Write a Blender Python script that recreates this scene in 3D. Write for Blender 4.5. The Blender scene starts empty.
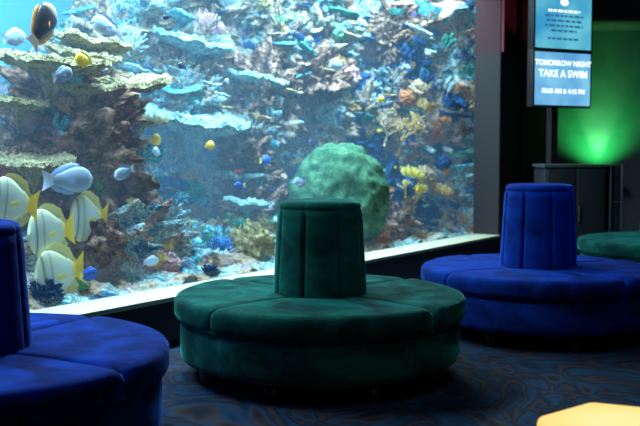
import bpy, bmesh, math, random
from mathutils import Vector, Matrix, noise
random.seed(7)
R=random.random
def U(a,b): return a+(b-a)*random.random()
C=bpy.context.scene.collection
# ---------------------------------------------------------------- frames
UX,UY=0.555,0.832           # direction along the aquarium wall
def W(t,n,z): return Vector((t*UX-n*UY, 6.75+t*UY+n*UX, z))
MW=Matrix(((UX,-UY,0,0),(UY,UX,0,6.75),(0,0,1,0),(0,0,0,1)))   # local (t,n,z) -> world

# ---------------------------------------------------------------- materials
def mat(name,col,rough=0.6,metal=0.0,em=None,es=0.0,sheen=0.0,sheencol=None):
    m=bpy.data.materials.new(name); m.use_nodes=True
    b=m.node_tree.nodes['Principled BSDF']
    b.inputs['Base Color'].default_value=(*col,1); b.inputs['Roughness'].default_value=rough
    b.inputs['Metallic'].default_value=metal
    if em: b.inputs['Emission Color'].default_value=(*em,1); b.inputs['Emission Strength'].default_value=es
    if sheen:
        b.inputs['Sheen Weight'].default_value=sheen; b.inputs['Sheen Roughness'].default_value=0.35
        b.inputs['Sheen Tint'].default_value=(*(sheencol or col),1)
    return m
def N(m,t,**k):
    n=m.node_tree.nodes.new(t)
    for a,v in k.items():
        if a in n.inputs: n.inputs[a].default_value=v
        else: setattr(n,a,v)
    return n
def L(m,a,b): m.node_tree.links.new(a,b)
def ramp(m,stops,interp='LINEAR'):
    r=m.node_tree.nodes.new('ShaderNodeValToRGB'); cr=r.color_ramp; cr.interpolation=interp
    while len(cr.elements)<len(stops): cr.elements.new(0.5)
    for e,(p,c) in zip(cr.elements,stops): e.position=p; e.color=(*c,1)
    return r
def coords(m,kind='Object'):
    t=m.node_tree.nodes.new('ShaderNodeTexCoord'); return t.outputs[kind]
def bumpn(m,src,strength,dist):
    b=N(m,'ShaderNodeBump'); b.inputs['Strength'].default_value=strength; b.inputs['Distance'].default_value=dist
    L(m,src,b.inputs['Height']); L(m,b.outputs[0],m.node_tree.nodes['Principled BSDF'].inputs['Normal'])
def P(m): return m.node_tree.nodes['Principled BSDF']

def velvet(name,dark,light,sheencol):
    m=mat(name,dark,0.95,sheen=1.0,sheencol=sheencol); P(m).inputs['Specular IOR Level'].default_value=0.08
    P(m).inputs['Sheen Roughness'].default_value=0.28
    co=coords(m)
    n1=N(m,'ShaderNodeTexNoise',Scale=3.8,Detail=5.0,Roughness=0.55,Distortion=1.0); L(m,co,n1.inputs['Vector'])
    r=ramp(m,[(0.36,dark),(0.66,light)]); L(m,n1.outputs[0],r.inputs[0]); L(m,r.outputs[0],P(m).inputs['Base Color'])
    r2=ramp(m,[(0.38,(0.3,)*3),(0.66,(1.0,)*3)]); L(m,n1.outputs[0],r2.inputs[0]); L(m,r2.outputs[0],P(m).inputs['Sheen Weight'])
    n2=N(m,'ShaderNodeTexNoise',Scale=9.0,Detail=3.0,Distortion=0.6); L(m,co,n2.inputs['Vector'])
    bumpn(m,n2.outputs[0],0.35,0.015)
    return m
M_green=velvet('velvet_green',(0.001,0.020,0.018),(0.004,0.085,0.068),(0.05,0.46,0.40))
M_blue=velvet('velvet_blue',(0.001,0.010,0.085),(0.002,0.032,0.26),(0.04,0.20,0.80))
M_foot=mat('black_plastic',(0.008,0.008,0.009),0.4)
M_black=mat('black_paint',(0.006,0.006,0.008),0.6)

def wallmat(name,c1,c2,rough=0.8,sc=3):
    m=mat(name,c1,rough); n=N(m,'ShaderNodeTexNoise',Scale=sc,Detail=6.0); L(m,coords(m),n.inputs['Vector'])
    r=ramp(m,[(0.35,c1),(0.7,c2)]); L(m,n.outputs[0],r.inputs[0]); L(m,r.outputs[0],P(m).inputs['Base Color'])
    bumpn(m,n.outputs[0],0.1,0.01); return m
M_wall=wallmat('wall_paint_dark',(0.045,0.035,0.036),(0.065,0.050,0.050))
M_plinth=wallmat('plinth_black',(0.004,0.004,0.005),(0.008,0.008,0.010),0.35)
M_maroon=wallmat('paint_maroon',(0.12,0.008,0.020),(0.15,0.010,0.026))
M_back=wallmat('wall_paint_grey',(0.10,0.10,0.10),(0.14,0.14,0.14))
M_ceil=wallmat('ceiling_paint',(0.022,0.010,0.010),(0.032,0.014,0.014))
M_sill=mat('sill_cream',(0.50,0.48,0.33),0.5)
M_jamb=mat('jamb_grey',(0.014,0.011,0.014),0.8)
M_jambm=mat('jamb_maroon',(0.030,0.004,0.009),0.8)

# carpet
M_carpet=mat('carpet',(0.02,0.02,0.03),0.95)
P(M_carpet).inputs['Specular IOR Level'].default_value=0.1
m=M_carpet; co=coords(m)
w1=N(m,'ShaderNodeTexNoise',Scale=1.1,Detail=1.5,Distortion=4.0); L(m,co,w1.inputs['Vector'])
r1=ramp(m,[(0.28,(0.010,0.022,0.060)),(0.40,(0.014,0.050,0.105)),(0.46,(0.009,0.015,0.038)),(0.49,(0.046,0.038,0.042)),(0.53,(0.009,0.016,0.038)),(0.59,(0.013,0.046,0.095)),(0.63,(0.044,0.036,0.040)),(0.68,(0.008,0.012,0.026)),(0.8,(0.016,0.055,0.080))])
L(m,w1.outputs[0],r1.inputs[0])
w2=N(m,'ShaderNodeTexNoise',Scale=220.0,Detail=2.0); L(m,co,w2.inputs['Vector'])
mx=N(m,'ShaderNodeMix',data_type='RGBA',blend_type='MULTIPLY'); mx.inputs[0].default_value=0.6
L(m,r1.outputs[0],mx.inputs[6]); L(m,w2.outputs[0],mx.inputs[7]); L(m,mx.outputs[2],P(m).inputs['Base Color'])
bumpn(m,w2.outputs[0],0.4,0.004)

# ---------------------------------------------------------------- mesh helpers
def mesh(name,V,F,mats=(),parent=None,smooth=False,matrix=None,coll=True):
    me=bpy.data.meshes.new(name); me.from_pydata([tuple(v) for v in V],[],F); me.update()
    for mm in mats: me.materials.append(mm)
    if smooth:
        for pl in me.polygons: pl.use_smooth=True
    o=bpy.data.objects.new(name,me); C.objects.link(o)
    if matrix is not None: o.matrix_world=matrix
    if parent: o.parent=parent
    return o
def fixn(o):
    bm=bmesh.new(); bm.from_mesh(o.data); bmesh.ops.recalc_face_normals(bm,faces=bm.faces); bm.to_mesh(o.data); bm.free(); return o
def box(name,lo,hi,mt,parent=None,matrix=None,bev=0.0):
    x0,y0,z0=lo;x1,y1,z1=hi
    V=[(x0,y0,z0),(x1,y0,z0),(x1,y1,z0),(x0,y1,z0),(x0,y0,z1),(x1,y0,z1),(x1,y1,z1),(x0,y1,z1)]
    F=[(0,3,2,1),(4,5,6,7),(0,1,5,4),(1,2,6,5),(2,3,7,6),(3,0,4,7)]
    o=mesh(name,V,F,(mt,),parent,matrix=matrix)
    if bev:
        b=o.modifiers.new('bevel','BEVEL'); b.width=bev; b.segments=3
        for pl in o.data.polygons: pl.use_smooth=True
    return o
def empty(name,loc=(0,0,0),rz=0.0):
    e=bpy.data.objects.new(name,None); e.empty_display_size=0.2; e.location=loc; e.rotation_euler=(0,0,rz); C.objects.link(e); return e

# ---------------------------------------------------------------- room shell
SILL=0.30; TOPW=3.25; CEIL=3.6; T0,T1=-4.5,3.52
box('floor',(-5.2,-3.2,-0.1),(7.2,13.2,0),M_carpet)
box('wall_window_lower',(-9,0,0),(T1,0.30,SILL-0.03),M_plinth,matrix=MW)
box('window_sill',(T0,-0.015,SILL-0.03),(T1,0.30,SILL+0.0),M_sill,matrix=MW,bev=0.004)
box('wall_window_upper',(T0,0,TOPW),(T1,0.30,CEIL),M_wall,matrix=MW)
box('wall_window_left',(-9,0,SILL-0.03),(T0,0.30,CEIL),M_wall,matrix=MW)
box('wall_window_right',(T1,0,0),(5.07,0.30,CEIL),M_wall,matrix=MW)
box('trim_jamb',(T1-0.012,0.004,SILL),(T1,0.299,2.28),M_jamb,matrix=MW)
box('trim_jamb_upper',(T1-0.012,0.004,2.28),(T1,0.299,TOPW),M_jambm,matrix=MW)
box('trim_maroon_band',(T1+0.0,-0.03,2.28),(4.45,0,CEIL-0.01),M_maroon,matrix=MW)
box('trim_wall_joint',(4.18,-0.012,0.0),(4.21,0,2.28),M_black,matrix=MW)
box('baseboard_window_right',(T1+0.02,-0.012,0.0),(5.07,0,0.10),M_black,matrix=MW)
box('wall_return',(2.62,10.97,0),(2.81,12.0,CEIL),M_wall)
box('wall_back',(2.62,12.0,0),(7.2,12.2,CEIL),M_back)
box('wall_right',(7.0,-3.0,0),(7.2,12.0,CEIL),M_wall)
box('wall_left',(-5.2,-3.2,0),(-5.0,-0.8,CEIL),M_wall)
box('wall_rear',(-5.0,-3.2,0),(7.2,-3.0,CEIL),M_wall)
box('ceiling',(-5.2,-3.2,CEIL),(7.2,13.2,CEIL+0.1),M_ceil)
box('ceiling_soffit',(2.85,10.9,2.84),(7.0,12.0,CEIL),M_ceil)
box('trim_soffit_edge',(2.85,10.86,2.79),(7.0,10.9,2.84),M_maroon)

# ---------------------------------------------------------------- ottomans
def ottoman(name,loc,rz,mt,colh=0.92):
    e=empty(name,loc,rz)
    RO=0.765
    # drum base
    prof=[(0.0,0.100),(0.70,0.100),(0.728,0.112),(0.738,0.14),(0.738,0.28),(0.728,0.312),(0.70,0.320),(0.0,0.320)]
    S=96; V=[];F=[]
    for i in range(S):
        a=2*math.pi*i/S
        d=abs(((a-math.pi/4)%(math.pi/2)+math.pi/4)%(math.pi/2)-math.pi/4)
        g=0.012*math.exp(-(d/0.03)**2)
        for r,z in prof: 
            rr=r-(g if r>0.6 else 0); V.append((rr*math.cos(a),rr*math.sin(a),z))
    n=len(prof)
    for i in range(S):
        for j in range(n-1):
            A=i*n+j;B=((i+1)%S)*n+j; F.append((A,B,B+1,A+1))
    o=mesh('base_drum',V,F,(mt,),e,True); fixn(o)
    # cushions
    for c in range(4):
        a0=math.pi/4+c*math.pi/2+0.008; a1=a0+math.pi/2-0.016
        K=36
        prof=[(0.215,0.322),(0.45,0.322),(0.735,0.322),(0.757,0.328),(0.766,0.345),(0.768,0.390),(0.765,0.414),(0.754,0.430),(0.734,0.437),(0.64,0.440),(0.45,0.440),(0.30,0.438),(0.215,0.434)]
        n=len(prof);V=[];F=[]
        for i in range(K+1):
            s=i/K; a=a0+(a1-a0)*s
            edge=min(s,1-s)*K
            puff=min(1,edge/1.6); puff=1-(1-puff)**2
            for j,(r,z) in enumerate(prof):
                top=z>0.40
                zz=z-(0.018*(1-puff) if top else 0)+0.002*math.sin(5*a+r*9+c)*(1 if top else 0)
                rr=r-(0.012*(1-puff) if r>0.7 else 0)
                V.append((rr*math.cos(a),rr*math.sin(a),zz))
        for i in range(K):
            for j in range(n):
                A=i*n+j;B=(i+1)*n+j;j2=(j+1)%n
                F.append((A,B,(i+1)*n+j2,i*n+j2))
        F.append(tuple(range(n))); F.append(tuple(K*n+j for j in range(n)))
        o=mesh('seat_cushion_%d'%(c+1),V,F,(mt,),e,True); fixn(o)
        b=o.modifiers.new('bevel','BEVEL'); b.width=0.006; b.segments=2; b.limit_method='ANGLE'; b.angle_limit=math.radians(60)
    V=[];F=[]
    for i in range(S):
        a=2*math.pi*i/S
        for k in range(6):
            b=2*math.pi*k/6; r=0.742+0.007*math.cos(b); V.append((r*math.cos(a),r*math.sin(a),0.319+0.007*math.sin(b)))
    for i in range(S):
        for k in range(6):
            F.append((i*6+k,((i+1)%S)*6+k,((i+1)%S)*6+(k+1)%6,i*6+(k+1)%6))
    mesh('piping',V,F,(mt,),e,True)
    # channelled centre backrest
    h=colh
    rows=[(0.42,0.244)]
    for i in range(1,15):
        s=i/15; rows.append((0.42+(h-0.055-0.42)*s,0.246-0.026*s))
    rows+=[(h-0.050,0.219),(h-0.044,0.212),(h-0.038,0.217),(h-0.026,0.216),(h-0.012,0.208),(h-0.003,0.192),(h,0.168),(h+.001,0.12),(h-0.002,0.05),(h-0.008,0.02),(h-0.009,0.0)]
    S=192;V=[];F=[];NR=len(rows)
    for j,(z,r) in enumerate(rows):
        for i in range(S):
            a=2*math.pi*i/S
            d=((a+math.pi/8)%(math.pi/4)); d=min(d,math.pi/4-d)
            if j<15: g=0.024*math.exp(-(d/0.030)**2)-0.008*math.sin(min(1,d/(math.pi/8))*math.pi/2)+0.004
            else: g=0.003*math.exp(-(d/0.05)**2)*(r/0.2)
            rr=max(0,r-g*(1 if r>0.02 else 0)); V.append((rr*math.cos(a),rr*math.sin(a),z))
    for j in range(NR-1):
        for i in range(S):
            F.append((j*S+i,j*S+(i+1)%S,(j+1)*S+(i+1)%S,(j+1)*S+i))
    o=mesh('backrest',V,F,(mt,),e,True)
    for k in range(8):
        a=math.pi/8+k*math.pi/4; x,y=0.62*math.cos(a),0.62*math.sin(a)
        V=[];F=[]
        for z,r in ((0,0.034),(0.01,0.040),(0.102,0.048)):
            for i in range(12):
                b=2*math.pi*i/12; V.append((x+r*math.cos(b),y+r*math.sin(b),z))
        for j in range(2):
            for i in range(12): F.append((j*12+i,j*12+(i+1)%12,(j+1)*12+(i+1)%12,(j+1)*12+i))
        F.append(tuple(range(11,-1,-1))); F.append(tuple(range(24,36)))
        mesh('foot_%d'%(k+1),V,F,(M_foot,),e,True)
    return e
ottoman('round_ottoman',(0.0,4.70,0),math.radians(1),M_green,0.925)
ottoman('round_ottoman.001',(-1.345,3.31,0),math.radians(20),M_blue,0.91)
ottoman('round_ottoman.002',(1.44,5.84,0),math.radians(-16),M_blue,0.975)
ottoman('round_ottoman.003',(3.05,7.75,0),math.radians(10),M_green,0.93)

# ---------------------------------------------------------------- hexagonal light table
M_glow=mat('glow_plastic',(0.12,0.07,0.015),0.7,em=(1.0,0.66,0.17),es=1.05)
m=M_glow; n=N(m,'ShaderNodeTexGradient',gradient_type='SPHERICAL'); mp=N(m,'ShaderNodeMapping'); mp.inputs['Scale'].default_value=(3.4,3.4,0); L(m,coords(m),mp.inputs[0]); L(m,mp.outputs[0],n.inputs[0])
r=ramp(m,[(0.0,(0.92,0.42,0.04)),(0.20,(1.0,0.66,0.15)),(0.7,(1.0,0.82,0.34))]); L(m,n.outputs[0],r.inputs[0]); L(m,r.outputs[0],P(m).inputs['Emission Color'])
e=empty('illuminated_hexagon_stool',(0.815,2.30,0),math.radians(98))
def hexprism(r0,z0,r1,z1):
    V=[];F=[]
    for r,z in ((r0,z0),(r1,z1)):
        for i in range(6):
            a=math.pi/3*i; V.append((r*math.cos(a),r*math.sin(a),z))
    for i in range(6): F.append((i,(i+1)%6,6+(i+1)%6,6+i))
    F.append((5,4,3,2,1,0)); F.append((6,7,8,9,10,11)); return V,F
V,F=hexprism(0.235,0.03,0.245,0.445); o=mesh('glowing_body',V,F,(M_glow,),e,True)
b=o.modifiers.new('b','BEVEL'); b.width=0.022; b.segments=4
V,F=hexprism(0.20,0.0,0.20,0.04); mesh('foot_ring',V,F,(M_black,),e)

# ---------------------------------------------------------------- monitors
def textobj(s,x,z,size,mt,parent,y=-0.047,al='CENTER'):
    cu=bpy.data.curves.new('text','FONT'); cu.body=s; cu.size=size; cu.align_x=al; cu.extrude=0.0005; cu.offset=0.002
    cu.materials.append(mt); o=bpy.data.objects.new('text_line',cu); C.objects.link(o); o.parent=parent
    o.location=(x,y,z); o.rotation_euler=(math.pi/2,0,0); return o
M_txt=mat('screen_text_dark',(0.01,0.03,0.08),0.5,em=(0.02,0.12,0.28),es=1)
M_txtw=mat('screen_text_white',(0.9,0.9,0.9),0.5,em=(0.9,1,1),es=1.3)
def screenmat(name,a,b,s):
    m=mat(name,(0.02,0.02,0.02),0.3,es=s,em=a); n=N(m,'ShaderNodeTexNoise',Scale=3.0,Detail=2.0); L(m,coords(m),n.inputs['Vector'])
    r=ramp(m,[(0.35,a),(0.7,b)]); L(m,n.outputs[0],r.inputs[0]); L(m,r.outputs[0],P(m).inputs['Emission Color']); return m
M_s1=screenmat('screen_image_upper',(0.14,0.58,0.72),(0.03,0.32,0.62),0.95)
M_s2=screenmat('screen_image_lower',(0.10,0.36,0.72),(0.25,0.65,0.90),1.0)
M_case=mat('monitor_case',(0.012,0.010,0.012),0.4)
e=empty('monitor_stand',(2.47,9.20,0),math.radians(24))
box('pole',(-0.04,0.08,0.02),(0.04,0.16,CEIL-0.001),M_case,e)
box('foot_plate',(-0.12,0.02,0.0),(0.12,0.25,0.02),M_case,e)
for nm,zc,hh,ms in (('upper',2.52,0.275,M_s1),('lower',1.945,0.275,M_s2)):
    box('case_'+nm,(-0.375,-0.035,zc-hh-0.012),(0.375,0.06,zc+hh+0.012),M_case,e,bev=0.006)
    box('screen_'+nm,(-0.350,-0.042,zc-hh+0.008),(0.350,-0.034,zc+hh-0.008),ms,e)
box('bracket',(-0.10,0.05,1.7),(0.10,0.09,2.75),M_case,e)
o=mesh('mark',[(0.05*math.cos(2*math.pi*i/24),-0.0445,2.72+0.035*math.sin(2*math.pi*i/24)) for i in range(24)],[tuple(range(24))],(M_txtw,),e)
for i,(wd,z) in enumerate(((0.20,2.62),(0.24,2.57),(0.22,2.52),(0.24,2.47),(0.16,2.42),(0.2,2.34))):
    x=-wd
    while x<wd:
        ww=U(0.03,0.08); box('text_bar',(x,-0.045,z),(min(x+ww,wd),-0.0425,z+0.022),M_txt if i else M_txtw,e); x+=ww+0.018
textobj('TOMORROW NIGHT',0,2.08,0.075,M_txtw,e)
textobj('TAKE A SWIM',0,1.965,0.100,M_txtw,e)
textobj('10:30 AM & 4:15 PM',0,1.80,0.066,M_txtw,e)

# ---------------------------------------------------------------- cabinet
M_cab=mat('cabinet_black',(0.014,0.016,0.018),0.35)
M_cab2=mat('cabinet_edge',(0.10,0.13,0.13),0.3,metal=0.6)
e=empty('equipment_cabinet',(2.17,8.58,0),0.0)
box('body',(0,0,0.05),(0.60,0.45,1.05),M_cab,e,bev=0.01)
box('top_panel',(-0.015,-0.015,1.05),(0.615,0.46,1.08),M_cab2,e,bev=0.004)
box('plinth',(0.02,0.02,0),(0.58,0.43,0.05),M_black,e)
for i in range(2):
    box('door_panel_%d'%i,(0.02+0.285*i,-0.014,0.08),(0.295+0.285*i,0,1.03),M_cab,e,bev=0.006)
    box('handle_%d'%i,(0.262+0.06*i,-0.035,0.52),(0.274+0.06*i,-0.014,0.68),M_cab2,e,bev=0.003)
box('side_unit',(0.63,0.02,0.0),(0.76,0.40,1.07),M_cab,e,bev=0.006)
box('side_unit_rail_a',(0.63,0.0,0.02),(0.648,0.02,1.08),M_cab2,e,bev=0.003)
box('side_unit_rail_b',(0.742,0.0,0.02),(0.76,0.02,1.08),M_cab2,e,bev=0.003)
for i in range(2): box('side_unit_slot_%d'%i,(0.655,0.005,0.35+0.36*i),(0.735,0.02,0.36+0.36*i),M_cab2,e)

# ---------------------------------------------------------------- tank shell
aq=empty('aquarium')
TZ=3.5
M_water_back=mat('tank_back_blue',(0.10,0.35,0.75),0.8,em=(0.12,0.48,0.95),es=0.8)  # lit water put in as blue emission on the tank panels
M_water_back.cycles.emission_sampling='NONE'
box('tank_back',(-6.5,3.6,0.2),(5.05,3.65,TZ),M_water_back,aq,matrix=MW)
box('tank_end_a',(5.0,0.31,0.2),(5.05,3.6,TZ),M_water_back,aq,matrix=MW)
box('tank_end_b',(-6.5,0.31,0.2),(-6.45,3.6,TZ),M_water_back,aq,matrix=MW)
box('tank_bottom',(-6.5,0.31,0.1),(5.05,3.65,0.2),M_sill,aq,matrix=MW)
box('tank_lid',(-6.5,0.31,TZ),(5.05,3.65,TZ+0.05),M_wall,aq,matrix=MW)
# acrylic pane
mg=bpy.data.materials.new('acrylic'); mg.use_nodes=True; nt=mg.node_tree; nt.nodes.clear()
out=nt.nodes.new('ShaderNodeOutputMaterial'); tr=nt.nodes.new('ShaderNodeBsdfTransparent'); gl=nt.nodes.new('ShaderNodeBsdfGlossy')
gl.inputs['Roughness'].default_value=0.02; mxs=nt.nodes.new('ShaderNodeMixShader'); mxs.inputs[0].default_value=0.03
tr.inputs[0].default_value=(0.96,0.99,1,1)
nt.links.new(tr.outputs[0],mxs.inputs[1]); nt.links.new(gl.outputs[0],mxs.inputs[2]); nt.links.new(mxs.outputs[0],out.inputs[0])
mesh('window_1',[(T0,0.29,SILL),(T1,0.29,SILL),(T1,0.29,TOPW),(T0,0.29,TOPW)],[(0,1,2,3)],(mg,),matrix=MW)
# water haze
mv=bpy.data.materials.new('water'); mv.use_nodes=True; nt=mv.node_tree; nt.nodes.clear()
out=nt.nodes.new('ShaderNodeOutputMaterial'); ab=nt.nodes.new('ShaderNodeVolumeAbsorption'); em=nt.nodes.new('ShaderNodeEmission'); ad=nt.nodes.new('ShaderNodeAddShader')
ab.inputs['Color'].default_value=(0.05,0.42,0.65,1); ab.inputs['Density'].default_value=0.19
em.inputs['Color'].default_value=(0.22,0.62,1.0,1); em.inputs['Strength'].default_value=0.125
nt.links.new(ab.outputs[0],ad.inputs[0]); nt.links.new(em.outputs[0],ad.inputs[1]); nt.links.new(ad.outputs[0],out.inputs['Volume'])
box('water',(-6.44,0.32,0.21),(4.99,3.59,TZ-0.02),mv,aq,matrix=MW)

# ---------------------------------------------------------------- reef
ES=0.12  # faint glow in coral and rock materials, brightness put in as emission
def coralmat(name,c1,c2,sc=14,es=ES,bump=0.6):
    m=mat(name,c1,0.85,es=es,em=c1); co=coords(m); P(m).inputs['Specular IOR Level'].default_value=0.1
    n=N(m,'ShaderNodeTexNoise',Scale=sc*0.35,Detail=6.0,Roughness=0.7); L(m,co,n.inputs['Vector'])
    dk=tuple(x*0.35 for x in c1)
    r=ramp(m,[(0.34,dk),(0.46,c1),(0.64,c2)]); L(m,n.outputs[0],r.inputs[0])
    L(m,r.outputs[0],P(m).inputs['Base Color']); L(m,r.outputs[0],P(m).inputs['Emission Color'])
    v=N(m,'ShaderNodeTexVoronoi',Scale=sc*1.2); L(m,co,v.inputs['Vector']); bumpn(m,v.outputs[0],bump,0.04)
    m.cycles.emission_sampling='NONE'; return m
PAL={
 'cyan':coralmat('coral_cyan',(0.07,0.34,0.44),(0.28,0.68,0.72)),
 'pale':coralmat('coral_pale',(0.34,0.52,0.52),(0.80,0.90,0.84)),
 'blue':coralmat('coral_blue',(0.03,0.15,0.42),(0.12,0.36,0.75)),
 'deep':coralmat('coral_deepblue',(0.01,0.04,0.12),(0.03,0.12,0.28)),
 'violet':coralmat('coral_violet',(0.15,0.14,0.32),(0.38,0.36,0.60)),
 'teal':coralmat('coral_teal',(0.02,0.18,0.16),(0.12,0.46,0.34)),
 'rust':coralmat('coral_rust',(0.36,0.12,0.05),(0.72,0.34,0.14)),
 'red':coralmat('coral_red',(0.45,0.06,0.05),(0.75,0.18,0.14)),
 'ochre':coralmat('coral_ochre',(0.42,0.27,0.08),(0.80,0.58,0.22)),
 'yellow':coralmat('coral_yellow',(0.60,0.48,0.06),(0.90,0.78,0.24)),
 'green':coralmat('coral_green',(0.06,0.30,0.12),(0.25,0.56,0.28)),
 'olive':coralmat('coral_olive',(0.26,0.22,0.10),(0.58,0.50,0.26)),
 'tan':coralmat('coral_tan',(0.32,0.22,0.13),(0.66,0.52,0.34)),
 'pink':coralmat('coral_pink',(0.42,0.22,0.26),(0.75,0.50,0.50)),
 'brown':coralmat('rock_brown',(0.12,0.068,0.048),(0.40,0.25,0.17),8),
 'plate':coralmat('coral_plate_tan',(0.24,0.22,0.12),(0.44,0.40,0.23),20),
 'plate_pale':coralmat('coral_plate_pale',(0.18,0.32,0.32),(0.40,0.52,0.48),20),
}
M_brain=mat('brain_coral_skin',(0.1,0.4,0.25),0.85,es=0.12,em=(0.1,0.4,0.25)); m=M_brain; co=coords(m); P(m).inputs['Specular IOR Level'].default_value=0.1  # same faint glow put into the brain coral for brightness
n=N(m,'ShaderNodeTexNoise',Scale=3.6,Detail=9.0,Roughness=0.78); L(m,co,n.inputs['Vector'])
r=ramp(m,[(0.36,(0.03,0.085,0.05)),(0.5,(0.07,0.20,0.10)),(0.66,(0.18,0.32,0.17))]); L(m,n.outputs[0],r.inputs[0])
v=N(m,'ShaderNodeTexVoronoi',Scale=34.0); L(m,co,v.inputs['Vector'])
r2=ramp(m,[(0.0,(1,1,1)),(0.7,(0.5,0.55,0.55))]); L(m,v.outputs[0],r2.inputs[0])
mx=N(m,'ShaderNodeMix',data_type='RGBA',blend_type='MULTIPLY'); mx.inputs[0].default_value=1; L(m,r.outputs[0],mx.inputs[6]); L(m,r2.outputs[0],mx.inputs[7])
L(m,mx.outputs[2],P(m).inputs['Base Color']); L(m,mx.outputs[2],P(m).inputs['Emission Color']); bumpn(m,v.outputs[0],-0.5,0.03); m.cycles.emission_sampling='NONE'
PAL['brain']=M_brain
# reef rock, multi coloured
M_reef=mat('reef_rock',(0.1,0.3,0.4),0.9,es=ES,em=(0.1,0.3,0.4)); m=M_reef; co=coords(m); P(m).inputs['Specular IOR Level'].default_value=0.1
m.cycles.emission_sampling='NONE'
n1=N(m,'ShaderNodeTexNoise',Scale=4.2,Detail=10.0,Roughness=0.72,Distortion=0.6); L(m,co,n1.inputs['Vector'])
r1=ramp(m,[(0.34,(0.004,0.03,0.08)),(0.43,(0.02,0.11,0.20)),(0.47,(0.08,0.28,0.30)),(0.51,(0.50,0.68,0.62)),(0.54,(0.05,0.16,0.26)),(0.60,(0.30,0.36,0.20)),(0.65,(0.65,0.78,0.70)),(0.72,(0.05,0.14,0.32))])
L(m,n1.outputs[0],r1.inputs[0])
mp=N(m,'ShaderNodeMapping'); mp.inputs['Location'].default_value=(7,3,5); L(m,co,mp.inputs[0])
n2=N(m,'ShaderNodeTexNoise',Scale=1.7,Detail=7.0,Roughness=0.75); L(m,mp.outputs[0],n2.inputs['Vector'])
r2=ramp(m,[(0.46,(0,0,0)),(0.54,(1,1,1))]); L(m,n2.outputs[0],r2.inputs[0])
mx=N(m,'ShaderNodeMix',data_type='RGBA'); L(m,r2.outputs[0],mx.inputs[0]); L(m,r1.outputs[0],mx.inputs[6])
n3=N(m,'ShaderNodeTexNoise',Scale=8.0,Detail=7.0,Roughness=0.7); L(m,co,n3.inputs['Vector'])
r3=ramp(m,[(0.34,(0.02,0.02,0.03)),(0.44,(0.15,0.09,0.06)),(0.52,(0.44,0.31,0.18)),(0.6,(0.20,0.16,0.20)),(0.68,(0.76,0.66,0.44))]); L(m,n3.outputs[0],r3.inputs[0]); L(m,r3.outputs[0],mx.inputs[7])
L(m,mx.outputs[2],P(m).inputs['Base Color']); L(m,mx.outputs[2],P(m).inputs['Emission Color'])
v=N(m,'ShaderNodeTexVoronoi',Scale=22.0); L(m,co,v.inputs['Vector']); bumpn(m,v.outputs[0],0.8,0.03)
PAL['reef']=M_reef

reef=empty('coral_reef',(0,0,0)); reef.parent=aq
path=[(-6.4,3.0),(-3,3.1),(-1.2,2.9),(0.2,2.45),(1.3,2.0),(2.3,1.6),(3.2,1.25),(4.0,0.95),(4.6,0.70),(5.0,0.45)]
def pp(s):
    s*=len(path)-1; i=min(int(s),len(path)-2); f=s-i
    return Vector((path[i][0]*(1-f)+path[i+1][0]*f, path[i][1]*(1-f)+path[i+1][1]*f,0))
def fb(p,o=4): return noise.fractal(p,0.9,2.0,o)
def reef_top(t): 
    x=max(0,min(1,(t+1.2)/2.2)); return 1.75+1.75*x*x*(3-2*x)
NS,NZ=440,220; V=[];F=[]; reefpts=[]
for i in range(NS+1):
    s=i/NS; a=pp(s); d=(pp(min(1,s+.03))-pp(max(0,s-.03))).normalized(); nr=Vector((d.y,-d.x,0))
    if nr.y>0: nr=-nr
    top=reef_top(a.x)
    for j in range(NZ+1):
        z=0.15+(top-0.15)*j/NZ
        q=Vector((a.x,a.y,z))
        sh=z*2.6+1.1*noise.noise(q*0.9)
        f_=sh%1
        ledge=max(0,1-abs(f_-0.7)/0.3)**1.5 if f_<0.7 else max(0,1-(f_-0.7)/0.08)
        dd=0.40*fb(q*1.1)+0.22*(1-2*abs(noise.noise(q*2.4)))+0.24*ledge*(0.5+noise.noise(q*1.7))+0.15*fb(q*4,5)
        dd+=0.35*max(0,1-z/1.3)
        v=q+nr*dd+Vector((0,0,0.10*fb(q*2.0+Vector((9,9,9)))))
        V.append(v); reefpts.append((v,nr))
for i in range(NS):
    for j in range(NZ):
        A=i*(NZ+1)+j; F.append((A,A+NZ+1,A+NZ+2,A+1))
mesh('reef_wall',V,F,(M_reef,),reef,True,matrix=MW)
V=[];F=[];NA,NB=260,60; rub=[]
for i in range(NA+1):
    t=-5.2+10.1*i/NA
    for j in range(NB+1):
        n=0.33+2.6*j/NB; q=Vector((t,n,0))
        z=0.27+0.16*(n-0.33)+0.10*fb(q*2.2)+0.05*(1-abs(noise.noise(q*6)))*min(1,(n-.3)*3)+0.02*fb(q*14,2)
        z=max(z,0.205); V.append((t,n,z)); rub.append(Vector((t,n,z)))
for i in range(NA):
    for j in range(NB):
        A=i*(NB+1)+j; F.append((A,A+NB+1,A+NB+2,A+1))
mesh('reef_rubble',V,F,(M_reef,),reef,True,matrix=MW)

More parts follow.
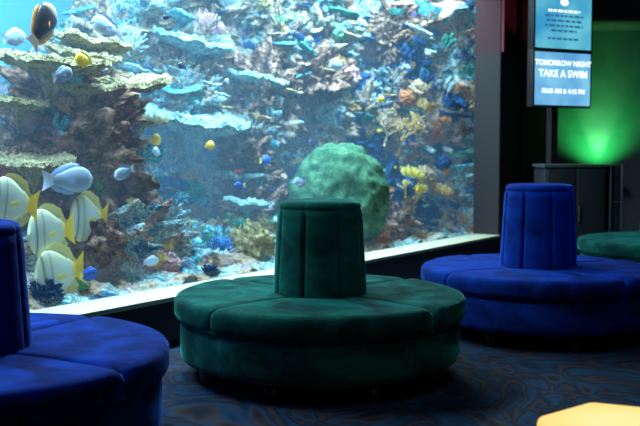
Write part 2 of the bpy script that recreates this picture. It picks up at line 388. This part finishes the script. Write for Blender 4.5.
# templates -------------------------------------------------------
def tube(V,F,p0,p1,r0,r1,n=5,cap=True):
    d=(p1-p0).normalized(); a=d.orthogonal().normalized(); b=d.cross(a); k=len(V)
    for p,r in ((p0,r0),(p1,r1)):
        for i in range(n):
            g=2*math.pi*i/n; V.append(p+a*r*math.cos(g)+b*r*math.sin(g))
    for i in range(n): F.append((k+i,k+(i+1)%n,k+n+(i+1)%n,k+n+i))
    if cap: V.append(p1+d*r1*0.8); c=len(V)-1; [F.append((k+n+i,k+n+(i+1)%n,c)) for i in range(n)]
def tmpl(name,V,F,smooth=True):
    me=bpy.data.meshes.new(name); me.from_pydata([tuple(v) for v in V],[],F); me.update()
    me.materials.append(PAL['cyan'])
    if smooth:
        for pl in me.polygons: pl.use_smooth=True
    return me
def branchy(levels=4,spread=0.6,flat=1.0,l0=0.30,r0=0.045,nb=3):
    V=[];F=[]
    def rec(p,d,l,r,lev):
        q=p+d*l; tube(V,F,p,q,r,r*0.75,5,True)
        if lev==0: return
        for _ in range(nb if lev<levels else nb+2):
            dd=Vector((d.x+U(-1,1)*spread,d.y+U(-1,1)*spread*flat,d.z+U(-.4,.5)*spread)).normalized()
            rec(q,dd,l*U(.6,.85),r*0.72,lev-1)
    rec(Vector((0,0,-0.1)),Vector((0,0,1)),l0,r0,levels); return V,F
def plate(amp=0.16,cup=0.05):
    V=[];F=[];NR,NA=20,60;sd=U(0,50)
    for side in (0,1):
        for j in range(NR+1):
            for i in range(NA):
                a=2*math.pi*i/NA; R0=1+amp*2.2*noise.noise(Vector((math.cos(a)*1.3+sd,math.sin(a)*1.3,0)))+0.08*noise.noise(Vector((math.cos(a)*6,math.sin(a)*6,sd)))
                r=j/NR*R0; x,y=r*math.cos(a),r*math.sin(a)
                z=cup*(r**2)+0.05*noise.noise(Vector((x*2+sd,y*2,0)))+ (0.10*abs(noise.noise(Vector((x*9,y*9,sd)))) if side==0 else -0.10*(1-(j/NR)**3)-0.045-0.45*max(0,1-j/NR*4.0)+0.04*noise.noise(Vector((x*9,y*9,sd+5))))
                V.append((x,y,z))
    o=(NR+1)*NA
    for sd2 in (0,1):
        for j in range(NR):
            for i in range(NA):
                f=(sd2*o+j*NA+i,sd2*o+j*NA+(i+1)%NA,sd2*o+(j+1)*NA+(i+1)%NA,sd2*o+(j+1)*NA+i); F.append(f)
    for i in range(NA): F.append((NR*NA+i,NR*NA+(i+1)%NA,o+NR*NA+(i+1)%NA,o+NR*NA+i))
    return V,F
def blob(freq=2.2,amp=0.25,groove=0.04,sq=0.8,nu=44,nv=24,rough=0.0):
    V=[];F=[];sd=U(0,50)
    for j in range(nv+1):
        ph=math.pi*j/nv
        for i in range(nu):
            th=2*math.pi*i/nu; d=Vector((math.sin(ph)*math.cos(th),math.sin(ph)*math.sin(th),math.cos(ph)))
            r=1+amp*noise.noise(d*freq+Vector((sd,0,0)))+groove*abs(noise.noise(d*9+Vector((sd,0,0))))*2
            if rough: r+=rough*fb(d*4+Vector((0,sd,0)),5)-rough*0.8*abs(noise.noise(d*3.3+Vector((0,0,sd))))
            V.append((d.x*r,d.y*r,d.z*r*sq))
    for j in range(nv):
        for i in range(nu): F.append((j*nu+i,(j+1)*nu+i,(j+1)*nu+(i+1)%nu,j*nu+(i+1)%nu))
    return V,F
def tuft(n=60,l=0.5,r=0.05,dome=0.5):
    V=[];F=[]
    for _ in range(n):
        d=Vector((U(-1,1),U(-1,1),U(0.1,1.0))).normalized(); p=Vector((d.x*dome,d.y*dome,d.z*dome*0.5-0.1))
        q=p+Vector((d.x,d.y,d.z+0.6)).normalized()*l*U(.6,1.1); tube(V,F,p,q,r,r*0.8,5)
    return V,F
def tubes(n=9):
    V=[];F=[]
    for _ in range(n):
        p=Vector((U(-.35,.35),U(-.35,.35),-0.15)); q=p+Vector((p.x*.6,p.y*.6,U(.5,1.1))); tube(V,F,p,q,0.10,0.15,8,False)
    return V,F
def lettuce():
    V=[];F=[]
    for k in range(7):
        a0=U(0,6.28); base=len(V); n=14; rr=U(.2,.75)
        for j in range(5):
            for i in range(n+1):
                a=a0+2.2*i/n; r=rr+0.10*j*0.6+0.05*math.sin(i*1.9+k)*j/4; V.append((r*math.cos(a),r*math.sin(a),-0.15+0.16*j+0.04*math.sin(i*1.3)))
        for j in range(4):
            for i in range(n): F.append((base+j*(n+1)+i,base+j*(n+1)+i+1,base+(j+1)*(n+1)+i+1,base+(j+1)*(n+1)+i))
    return V,F
T={}
T['branch']=[tmpl('branch%d'%i,*branchy(4,.75)) for i in range(3)]
T['bush']=[tmpl('bush%d'%i,*branchy(5,.8,1,0.26,0.035,3)) for i in range(1)]
T['fan']=[tmpl('fan%d'%i,*branchy(5,.8,.12,0.28,0.03,3)) for i in range(2)]
T['plate']=[tmpl('plate%d'%i,*plate()) for i in range(4)]
T['blob']=[tmpl('blob%d'%i,*blob(2.6,.35,.06,.85,70,40,.25)) for i in range(4)]
T['rock']=[tmpl('rock%d'%i,*blob(1.6,0.5,0.10,.9,120,80,.55)) for i in range(4)]
T['brain']=[tmpl('brain',*blob(1.2,0.12,0.02,1.0,120,60,0.08))]
T['tuft']=[tmpl('tuft%d'%i,*tuft()) for i in range(3)]
T['tubes']=[tmpl('tubes%d'%i,*tubes()) for i in range(2)]
T['lettuce']=[tmpl('lettuce%d'%i,*lettuce()) for i in range(3)]
def put(kind,color,t,n,z,s,tilt=(0,0,0),sc=(1,1,1),idx=None,nm=None):
    me=random.choice(T[kind]) if idx is None else T[kind][idx]
    o=bpy.data.objects.new(nm or ('coral_'+kind),me); C.objects.link(o); o.parent=reef
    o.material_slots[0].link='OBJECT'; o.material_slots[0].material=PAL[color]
    rot=Matrix.Rotation(tilt[2] if tilt[2] else U(0,6.28),4,'Z')
    M=MW@Matrix.Translation((t,n,z))@Matrix.Rotation(tilt[0],4,'X')@Matrix.Rotation(tilt[1],4,'Y')@rot@Matrix.Diagonal((s*sc[0],s*sc[1],s*sc[2],1))
    o.matrix_world=M; return o
def choose_col(t,z):
    if t>2.4: w=[('blue',3),('deep',6),('rust',2.2),('ochre',2),('pale',1.5),('violet',1.5),('cyan',2),('teal',3),('tan',3),('brown',3),('pink',.8)]
    elif t>0.2: w=[('cyan',3),('pale',4),('teal',2.5),('blue',1),('green',1.5),('deep',3),('olive',4),('tan',5),('ochre',1),('brown',3),('pink',.5),('violet',1)]
    else: w=[('cyan',4),('pale',5),('olive',3),('teal',2),('blue',1),('tan',3),('pink',.3)]
    tot=sum(b for a,b in w); x=R()*tot
    for a,b in w:
        x-=b
        if x<0: return a
    return 'cyan'
kinds=['branch','plate','branch','tuft','tubes','lettuce','plate','blob','branch','fan','tuft','plate']
for _ in range(1500):
    v,nr=random.choice(reefpts)
    if v.x<-3: continue
    k=random.choice(kinds); s=U(0.035,0.13)**1.0*(1.6 if k=='plate' else 1)
    if R()<0.12: s*=1.7
    tx=U(0.2,0.9) if k!='plate' else U(-.1,.35)
    put(k,choose_col(v.x,v.z),v.x+nr.x*0.03,v.y+nr.y*0.03,v.z,s,(tx,U(-.4,.4),0))
for _ in range(420):
    v=random.choice(rub)
    if v.x<-4 or v.y>2.2 or v.y<0.5: continue
    k=random.choice(['rock','blob','tuft','branch','lettuce','rock']); s=U(0.03,0.11)
    c=random.choice(['pale','cyan','teal','tan','olive','brown','deep','ochre','green','tan','pale','violet'])
    put(k,c,v.x,v.y,v.z+s*0.2,s,(U(-.3,.3),U(-.3,.3),0))
# free-standing outcrops in the middle distance, each crusted with growth
def outcrop(t,n,z0,z1,s,grow=40,rockc=('reef','reef','brown','deep')):
    z=z0; pts=[]
    while z<z1:
        f=(z-z0)/(z1-z0+.01); ss=s*(1-0.35*f)*U(.8,1.15); tt=t+U(-.4,.4)*s; nn=n+U(-.15,.15)*s
        put('rock',random.choice(rockc),tt,nn,z,ss,(U(-.3,.3),U(-.3,.3),0),(1,.8,.9)); pts.append((tt,nn,z,ss)); z+=ss*0.85
    for _ in range(grow):
        a_,b_,c_,ss=random.choice(pts); a=U(-2.8,-.3); b=U(-.4,1.3); k=random.choice(kinds)
        put(k,choose_col(t,c_),a_+ss*math.cos(a)*math.cos(b),b_+ss*.8*math.sin(a)*math.cos(b),c_+ss*.85*math.sin(b),U(.04,.12)*(1.5 if k=='plate' else 1),(U(.1,.7) if k!='plate' else U(0,.3),U(-.3,.3),0))
for a in [(-0.25,1.9,.35,1.1,.32),(.35,1.65,.35,.95,.30),(0.95,1.5,.35,1.5,.36),(0.7,2.0,1.4,2.3,.38),(1.5,1.6,1.4,2.6,.40),(2.2,1.5,1.5,3.0,.42),(2.55,1.25,.4,2.0,.38),(3.2,1.15,.4,2.8,.36),(3.8,1.0,.4,3.0,.30),(4.3,.85,.4,3.0,.28),(0.1,2.3,1.5,2.2,.34)]:
    outcrop(*a,grow=46)
# left pillar
pil=[(-1.35,1.15,0.45,0.55,(1.1,.9,.9)),(-1.75,1.2,0.75,0.40,(1,1,1)),(-1.2,1.2,0.85,0.42,(1,.9,1)),(-1.45,1.15,1.15,0.40,(1.1,.9,1)),(-1.40,1.15,1.45,0.36,(1.0,.9,.9)),(-1.35,1.2,1.68,0.20,(1.1,.9,.8)),(-2.1,1.1,0.5,0.36,(1,1,1)),(-0.85,1.1,0.5,0.34,(1,1,1)),(-1.95,1.2,0.95,0.26,(1,1,1)),(-2.5,1.1,.6,.35,(1,1,1))]
for i,(t,n,z,s,sc) in enumerate(pil): put('rock','reef' if i in (0,6,7,9) else 'brown',t,n,z,s,(U(-.3,.3),U(-.3,.3),0),sc)
for (t,n,z,s,c) in [(-1.72,.95,1.77,0.33,'plate'),(-1.10,.95,1.69,0.34,'plate'),(-1.15,1.2,1.97,0.27,'plate'),(-1.97,.85,1.13,0.25,'plate'),(-1.94,1.0,1.50,0.20,'plate'),(0.31,1.5,1.47,0.48,'plate_pale'),(-0.95,.95,1.42,0.18,'plate'),(-1.30,1.1,1.86,0.24,'plate'),(-0.2,1.2,.45,.25,'cyan'),(0.5,1.1,.75,.22,'plate_pale'),(-1.55,.85,1.62,.2,'plate'),(0.9,1.5,1.0,.30,'plate_pale'),(1.2,1.5,1.9,.32,'plate_pale'),(0.6,1.8,2.2,.36,'plate_pale')]:
    put('plate',c,t,n,z,s,(U(.10,.25),U(-.1,.1),0),(1,1,1.6))
for _ in range(190):
    t,n,z,s,sc=random.choice(pil); a=U(-2.8,-.3); b=U(-.3,1.2); rr=s*0.95
    k=random.choice(['tuft','branch','lettuce','blob','tubes','branch','plate'])
    put(k,random.choice(['rust','tan','olive','brown','brown','pale','violet','teal','cyan','ochre','tan','pink','rust','cyan','pale','green']),t+rr*math.cos(a)*math.cos(b),n+rr*math.sin(a)*math.cos(b)*.9,z+rr*math.sin(b)*.9,U(.04,.11),(U(.2,.9),U(-.4,.4),0))
for (k,t,n,z,s,c) in [('branch',-1.2,.75,1.3,.16,'violet'),('lettuce',-1.05,.75,1.15,.13,'cyan'),('branch',-.95,.85,1.0,.2,'pale'),('blob',-1.62,.72,.60,.20,'brown'),('tubes',-1.1,.75,.55,.16,'teal'),('branch',-.75,.8,.75,.2,'cyan'),('tuft',-1.3,.7,.35,.14,'pale'),('blob',-1.0,.7,.38,.13,'pink'),('branch',-.35,1.0,.5,.22,'cyan'),('fan',-.9,.75,.35,.25,'yellow'),('fan',-1.1,.62,.30,.2,'yellow'),('branch',-1.28,.7,.72,.2,'yellow'),('branch',-1.12,.7,.92,.16,'green')]:
    put(k,c,t,n,z,s,(U(0,.4),U(-.2,.2),0))
# brain coral dome and foreground features
put('brain','brain',1.68,.88,.74,.52,(0,0,0.4),(1.14,.95,1.0),nm='brain_coral')
put('blob','teal',1.05,.95,.42,.25); put('rock','brown',2.2,.9,.4,.3)
put('bush','ochre',2.80,.85,1.22,.60,(.2,0,0)); put('bush','tan',3.10,.80,1.30,.46,(.2,.2,0)); put('bush','tan',2.5,.85,1.30,.45,(.2,.2,0))
put('tuft','yellow',2.58,.58,.95,.16,(.3,0,0)); put('tuft','yellow',2.75,.58,.80,.12,(.3,0,0)); put('branch','yellow',2.45,.58,.75,.22); put('branch','ochre',2.62,.58,.6,.22)
put('rock','deep',2.75,1.0,.75,.34); put('rock','brown',2.5,.9,.5,.3)
put('blob','olive',-.03,.65,.44,.16,(0,0,0),(1.1,.8,1.2)); put('tuft','yellow',-.05,.62,.46,.09); put('tuft','ochre',.03,.6,.38,.1)
put('tuft','rust',1.79,.5,.33,.12); put('fan','rust',1.95,.55,.30,.22); put('fan','rust',2.2,.55,.30,.2); put('tuft','red',0.0,.8,1.02,.04)
for _ in range(60):
    put(random.choice(['tuft','branch','lettuce','blob','tubes','fan']),random.choice(['rust','ochre','rust','brown','blue','deep','pale','tan','tan','deep','teal']),U(2.9,4.1),U(.5,.95),U(.4,2.4),U(.05,.15),(U(.2,.8),U(-.3,.3),0))
for _ in range(45):
    put(random.choice(['tuft','branch','blob','lettuce','rock']),random.choice(['cyan','pale','teal','tan','brown','blue','olive','pale']),U(-.4,1.3),U(.6,1.5),U(.33,.6),U(.05,.15),(U(0,.4),U(-.3,.3),0))

# ---------------------------------------------------------------- fish
M_fish=mat('fish_skin',(0.8,0.8,0.8),0.35,es=0.15,em=(1,1,1)); m=M_fish  # skin emits a little of its own colour, brightness put into the material
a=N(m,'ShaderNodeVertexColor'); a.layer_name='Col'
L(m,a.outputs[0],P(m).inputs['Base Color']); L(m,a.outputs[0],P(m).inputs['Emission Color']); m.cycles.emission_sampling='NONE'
M_eye=mat('fish_eye',(0.01,0.01,0.01),0.1)
def fish(name,t,n,z,Ln,H,colf,yaw=0.0,pitch=0.0,finh=0.35,W0=0.16,deep=False):
    V=[];F=[];cols=[]
    NX,NRg=26,16
    def hh(x):
        base=math.sin(math.pi*min(1,(x**0.62)))**0.85 if x<1 else 0
        return max(0.02,0.5*H*base+0.035*H*1.0+ (0.05*H if x>0.8 else 0)*(1))
    for i in range(NX+1):
        x=i/NX; h=hh(x*0.97) if i>0 else 0.015; w=max(0.008,W0*0.5*math.sin(math.pi*min(1,(0.04+x*0.93)**0.6))**0.9+0.006)
        for k in range(NRg):
            b=2*math.pi*k/NRg; V.append((0.5-x*0.8, w*math.sin(b), h*math.cos(b))); cols.append(colf('body',x,math.cos(b)))
    for i in range(NX):
        for k in range(NRg): F.append((i*NRg+k,i*NRg+(k+1)%NRg,(i+1)*NRg+(k+1)%NRg,(i+1)*NRg+k))
    F.append(tuple(range(NRg)))
    def strip(pts_in,pts_out,kind,thick=0.004):
        k0=len(V)
        for s in (-1,1):
            for a_,b_ in zip(pts_in,pts_out):
                V.append((a_[0],s*thick*1.5,a_[1])); cols.append(colf(kind,0,0)); V.append((b_[0],s*thick*.4,b_[1])); cols.append(colf(kind,0,1))
        n_=len(pts_in)
        for s in range(2):
            for i in range(n_-1):
                b=k0+s*2*n_+2*i; F.append((b,b+1,b+3,b+2))
        for i in range(n_-1):
            b=k0+2*i; c=b+2*n_; F.append((b+1,c+1,c+3,b+3))
    def X(x): return 0.5-x*0.8
    xs=[0.28+0.68*i/9 for i in range(10)]
    for sg in (1,-1):
        st=0 if sg>0 else 2
        ins=[(X(x),sg*hh(x)*0.9) for x in xs[st:]]
        outs=[(X(x+0.06+0.05*i/9),sg*(hh(x)+finh*H*0.55*(math.sin(math.pi*min(1,(0.12+0.8*i/9)))**0.6)*(1 if not deep else 0.5+0.9*i/9 if i<8 else .5))) for i,x in enumerate(xs[st:])]
        strip(ins,outs,'fin')
    th=0.30*H+0.05
    zs=[-1,-.6,-.2,.2,.6,1]
    strip([(-0.27,zz*0.05*(1+H)) for zz in zs],[(-0.48-0.04*abs(zz)**2,zz*th) for zz in zs],'tail')
    for s in (1,-1):
        k0=len(V)
        for pt in ((0.18,s*W0*.42,-0.03),(0.02,s*(W0*.42+.09),0.03),(-0.02,s*(W0*.42+.08),-0.05),(0.12,s*W0*.44,-0.08)):
            V.append(pt); cols.append(colf('fin',0,1))
        F.append((k0,k0+1,k0+2,k0+3))
    me=bpy.data.meshes.new(name); me.from_pydata(V,[],F); me.update(); me.materials.append(M_fish)
    ca=me.color_attributes.new('Col','FLOAT_COLOR','POINT')
    for i,c in enumerate(cols): ca.data[i].color=(*c,1)
    for pl in me.polygons: pl.use_smooth=True
    o=bpy.data.objects.new(name,me); C.objects.link(o)
    o.matrix_world=MW@Matrix.Translation((t,n,z))@Matrix.Rotation(yaw,4,'Z')@Matrix.Rotation(-pitch,4,'Y')@Matrix.Scale(Ln,4)
    for s in (1,-1):
        V2=[];F2=[];
        for j in range(7):
            for i in range(10):
                ph=math.pi*j/6;th2=2*math.pi*i/10; V2.append((0.385+0.028*math.sin(ph)*math.cos(th2),s*(W0*0.26)+0.016*math.cos(ph),0.03+0.028*math.sin(ph)*math.sin(th2)))
        for j in range(6):
            for i in range(10): F2.append((j*10+i,j*10+(i+1)%10,(j+1)*10+(i+1)%10,(j+1)*10+i))
        mesh('eye',V2,F2,(M_eye,),o,True)
    return o
def mixc(a,b,f): return tuple(x*(1-f)+y*f for x,y in zip(a,b))
def spade(part,x,y):
    if part=='fin': return (0.50,0.54,0.30) if y==0 else (0.66,0.60,0.18)
    if part=='tail': return (0.90,0.68,0.06)
    base=(0.50,0.64,0.60)
    if abs(x-0.15)<0.022: return (0.14,0.16,0.12)
    if abs(x-0.34)<0.02: return (0.30,0.36,0.32)
    if x>0.9: return (0.85,0.7,0.15)
    return mixc(base,(0.58,0.58,0.28),max(0,abs(y)-.4)*1.4)
def surg(part,x,y):
    if part=='fin': return (0.18,0.28,0.50)
    if part=='tail': return (0.50,0.62,0.76)
    return (0.27,0.37,0.50) if x>.12 else (0.4,0.5,0.6)
def dark(part,x,y):
    if part=='fin': return (0.03,0.03,0.05) if y==0 else (0.7,0.3,0.05)
    if part=='tail': return (0.8,0.7,0.5)
    return (0.035,0.03,0.04) if x>0.2 else (0.3,0.2,0.12)
def yel(part,x,y): return (0.85,0.60,0.04)
def pale(part,x,y): return (0.42,0.58,0.78) if part!='body' else mixc((0.52,0.68,.82),(0.15,0.32,0.65),max(0,y))
def bluef(part,x,y): return (0.03,0.10,0.45) if part!='tail' else (0.8,0.7,0.1)
def darks(part,x,y): return (0.03,0.05,0.12)
pi=math.pi
fish('spadefish',-2.38,.50,.89,.33,.80,spade,pi,.15,deep=True)
fish('spadefish.001',-2.08,.55,.70,.34,.82,spade,pi,-.05,deep=True)
fish('spadefish.002',-1.72,.62,.76,.34,.82,spade,pi+.1,.05,deep=True)
fish('spadefish.003',-2.06,.50,.45,.37,.80,spade,pi,-.1,deep=True)
fish('surgeonfish',-1.91,.60,1.01,.38,.40,surg,0,.0)
fish('angelfish',-2.08,.60,1.93,.32,.50,dark,0.2,.9)
fish('surgeonfish.001',-1.47,.70,2.0,.27,.42,pale,pi,.2)
fish('surgeonfish.002',-2.13,.80,1.87,.17,.5,pale,0,.2)
fish('yellow_tang',-1.81,.55,1.75,.13,.6,yel,pi,0)
fish('surgeonfish.003',-2.02,.50,1.64,.15,.5,surg,0,.3)
fish('surgeonfish.004',-1.48,.55,1.05,.18,.42,surg,pi,-.3)
fish('yellow_tang.001',-.84,.90,1.24,.17,.5,yel,0,1.2)
fish('blue_tang',-1.89,.45,.43,.14,.5,bluef,0,0)
fish('surgeonfish.005',1.46,.80,2.02,.22,.4,pale,0,0)
fish('yellow_tang.002',-.34,.8,1.24,.11,.5,yel,0,0)
fish('surgeonfish.006',.45,.5,.94,.18,.4,pale,pi,0)
fish('blue_tang.001',.63,1.0,1.12,.16,.45,bluef,0,0)
fish('yellow_tang.003',2.61,.5,.81,.16,.5,yel,pi,0)
fish('surgeonfish.007',-1.3,.5,.45,.14,.4,pale,0,0)
fish('blue_tang.002',.03,.8,.92,.13,.45,bluef,pi,0)
for i in range(26):
    c=random.choice([('yellow_chromis',yel),('dark_damselfish',darks),('blue_chromis',bluef),('dark_damselfish',darks),('pale_chromis',pale)])
    fish(c[0]+('.%03d'%(i+1)),U(-1.2,3.4),U(.45,.9),U(.7,2.6),U(.06,.12),.45,c[1],random.choice([0,pi])+U(-.5,.5),U(-.3,.3))

# ---------------------------------------------------------------- lights
def area(name,loc,target,size,sizey,power,col,spread=None):
    l=bpy.data.lights.new(name,'AREA'); l.shape='RECTANGLE'; l.size=size; l.size_y=sizey; l.energy=power; l.color=col
    if spread: l.spread=spread
    o=bpy.data.objects.new(name,l); C.objects.link(o); o.location=loc
    o.rotation_euler=(Vector(target)-Vector(loc)).to_track_quat('-Z','Y').to_euler(); return o
def spot(name,loc,target,power,col,ang=40,blend=.6,rad=.08):
    l=bpy.data.lights.new(name,'SPOT'); l.energy=power; l.color=col; l.spot_size=math.radians(ang); l.spot_blend=blend; l.shadow_soft_size=rad
    o=bpy.data.objects.new(name,l); C.objects.link(o); o.location=loc
    o.rotation_euler=(Vector(target)-Vector(loc)).to_track_quat('-Z','Y').to_euler(); return o
for i,(t,pw) in enumerate(((-3.2,420),(-0.8,480),(1.6,520),(3.9,280))):
    p=W(t,0.75,3.44); q=W(t,2.2,0.6); area('tank_light',p,q,1.8,0.8,pw,(0.72,0.94,1.0))
area('tank_glow_fill',W(-0.3,0.42,3.10),W(-0.3,-3.5,0.3),6.5,0.15,14,(0.40,0.75,1.0))  # added unseen lamp aimed outward, stands in for tank glow in the room
spot('ceiling_spot_light',(-1.8,2.2,3.5),(-1.3,3.4,0.4),165,(0.12,0.32,1.0),36)
spot('ceiling_spot_light.001',(0.9,3.2,3.5),(0.05,4.8,0.4),58,(0.35,0.85,1.0),36)
spot('ceiling_spot_light.002',(2.0,4.6,3.5),(1.5,5.9,0.4),140,(0.12,0.34,1.0),34)
spot('ceiling_spot_light.003',(1.6,2.0,3.5),(1.1,3.6,0.0),36,(0.8,0.85,1.0),60)
spot('ceiling_spot_light.004',(2.9,7.6,3.5),(2.1,9.9,2.2),32,(1.0,0.80,0.80),70,1.0)  # added unseen fill to brighten the dark wall and maroon band
spot('green_uplight',(3.75,11.60,0.95),(3.73,12.0,1.9),115,(0.04,1.0,0.20),120,1.0,.04)
spot('green_uplight_beam',(3.75,11.86,0.93),(3.74,12.0,2.3),130,(0.25,1.0,0.40),50,1.0,.03)
for i,(x,y) in enumerate(((-1.8,2.2),(0.9,3.2),(2.0,4.6),(1.6,2.0),(2.9,7.6))):  # the last housing belongs to the added wall fill
    V=[];F=[]
    for z,r in ((3.6,.06),(3.53,.07)):
        for k in range(16): V.append((x+r*math.cos(k*pi/8),y+r*math.sin(k*pi/8),z))
    for k in range(16): F.append((k,(k+1)%16,16+(k+1)%16,16+k))
    mesh('ceiling_spotlight_housing'+('' if i==0 else '.%03d'%i),V,F,(M_black,),None,True)
e=empty('uplight_stand',(3.75,11.70,0))
box('post',(-.03,-.03,.02),(.03,.03,.80),M_black,e); box('base',(-.15,-.15,0),(.15,.15,.02),M_black,e); box('lamp_head',(-.08,-.12,.80),(.08,.2,.88),M_black,e)

w=bpy.data.worlds.new('World'); bpy.context.scene.world=w; w.use_nodes=True
w.node_tree.nodes['Background'].inputs[0].default_value=(0.02,0.03,0.06,1); w.node_tree.nodes['Background'].inputs[1].default_value=0.3
bpy.context.scene.view_settings.view_transform='Standard'

# ---------------------------------------------------------------- camera
cam=bpy.data.cameras.new('camera'); cam.lens=50; cam.sensor_width=36
co=bpy.data.objects.new('camera',cam); C.objects.link(co); co.location=(0,0,1.15)
co.rotation_euler=(math.pi/2-math.atan(56/889),0,0)
cam.dof.use_dof=True; cam.dof.focus_distance=4.3; cam.dof.aperture_fstop=3.2
bpy.context.scene.camera=co
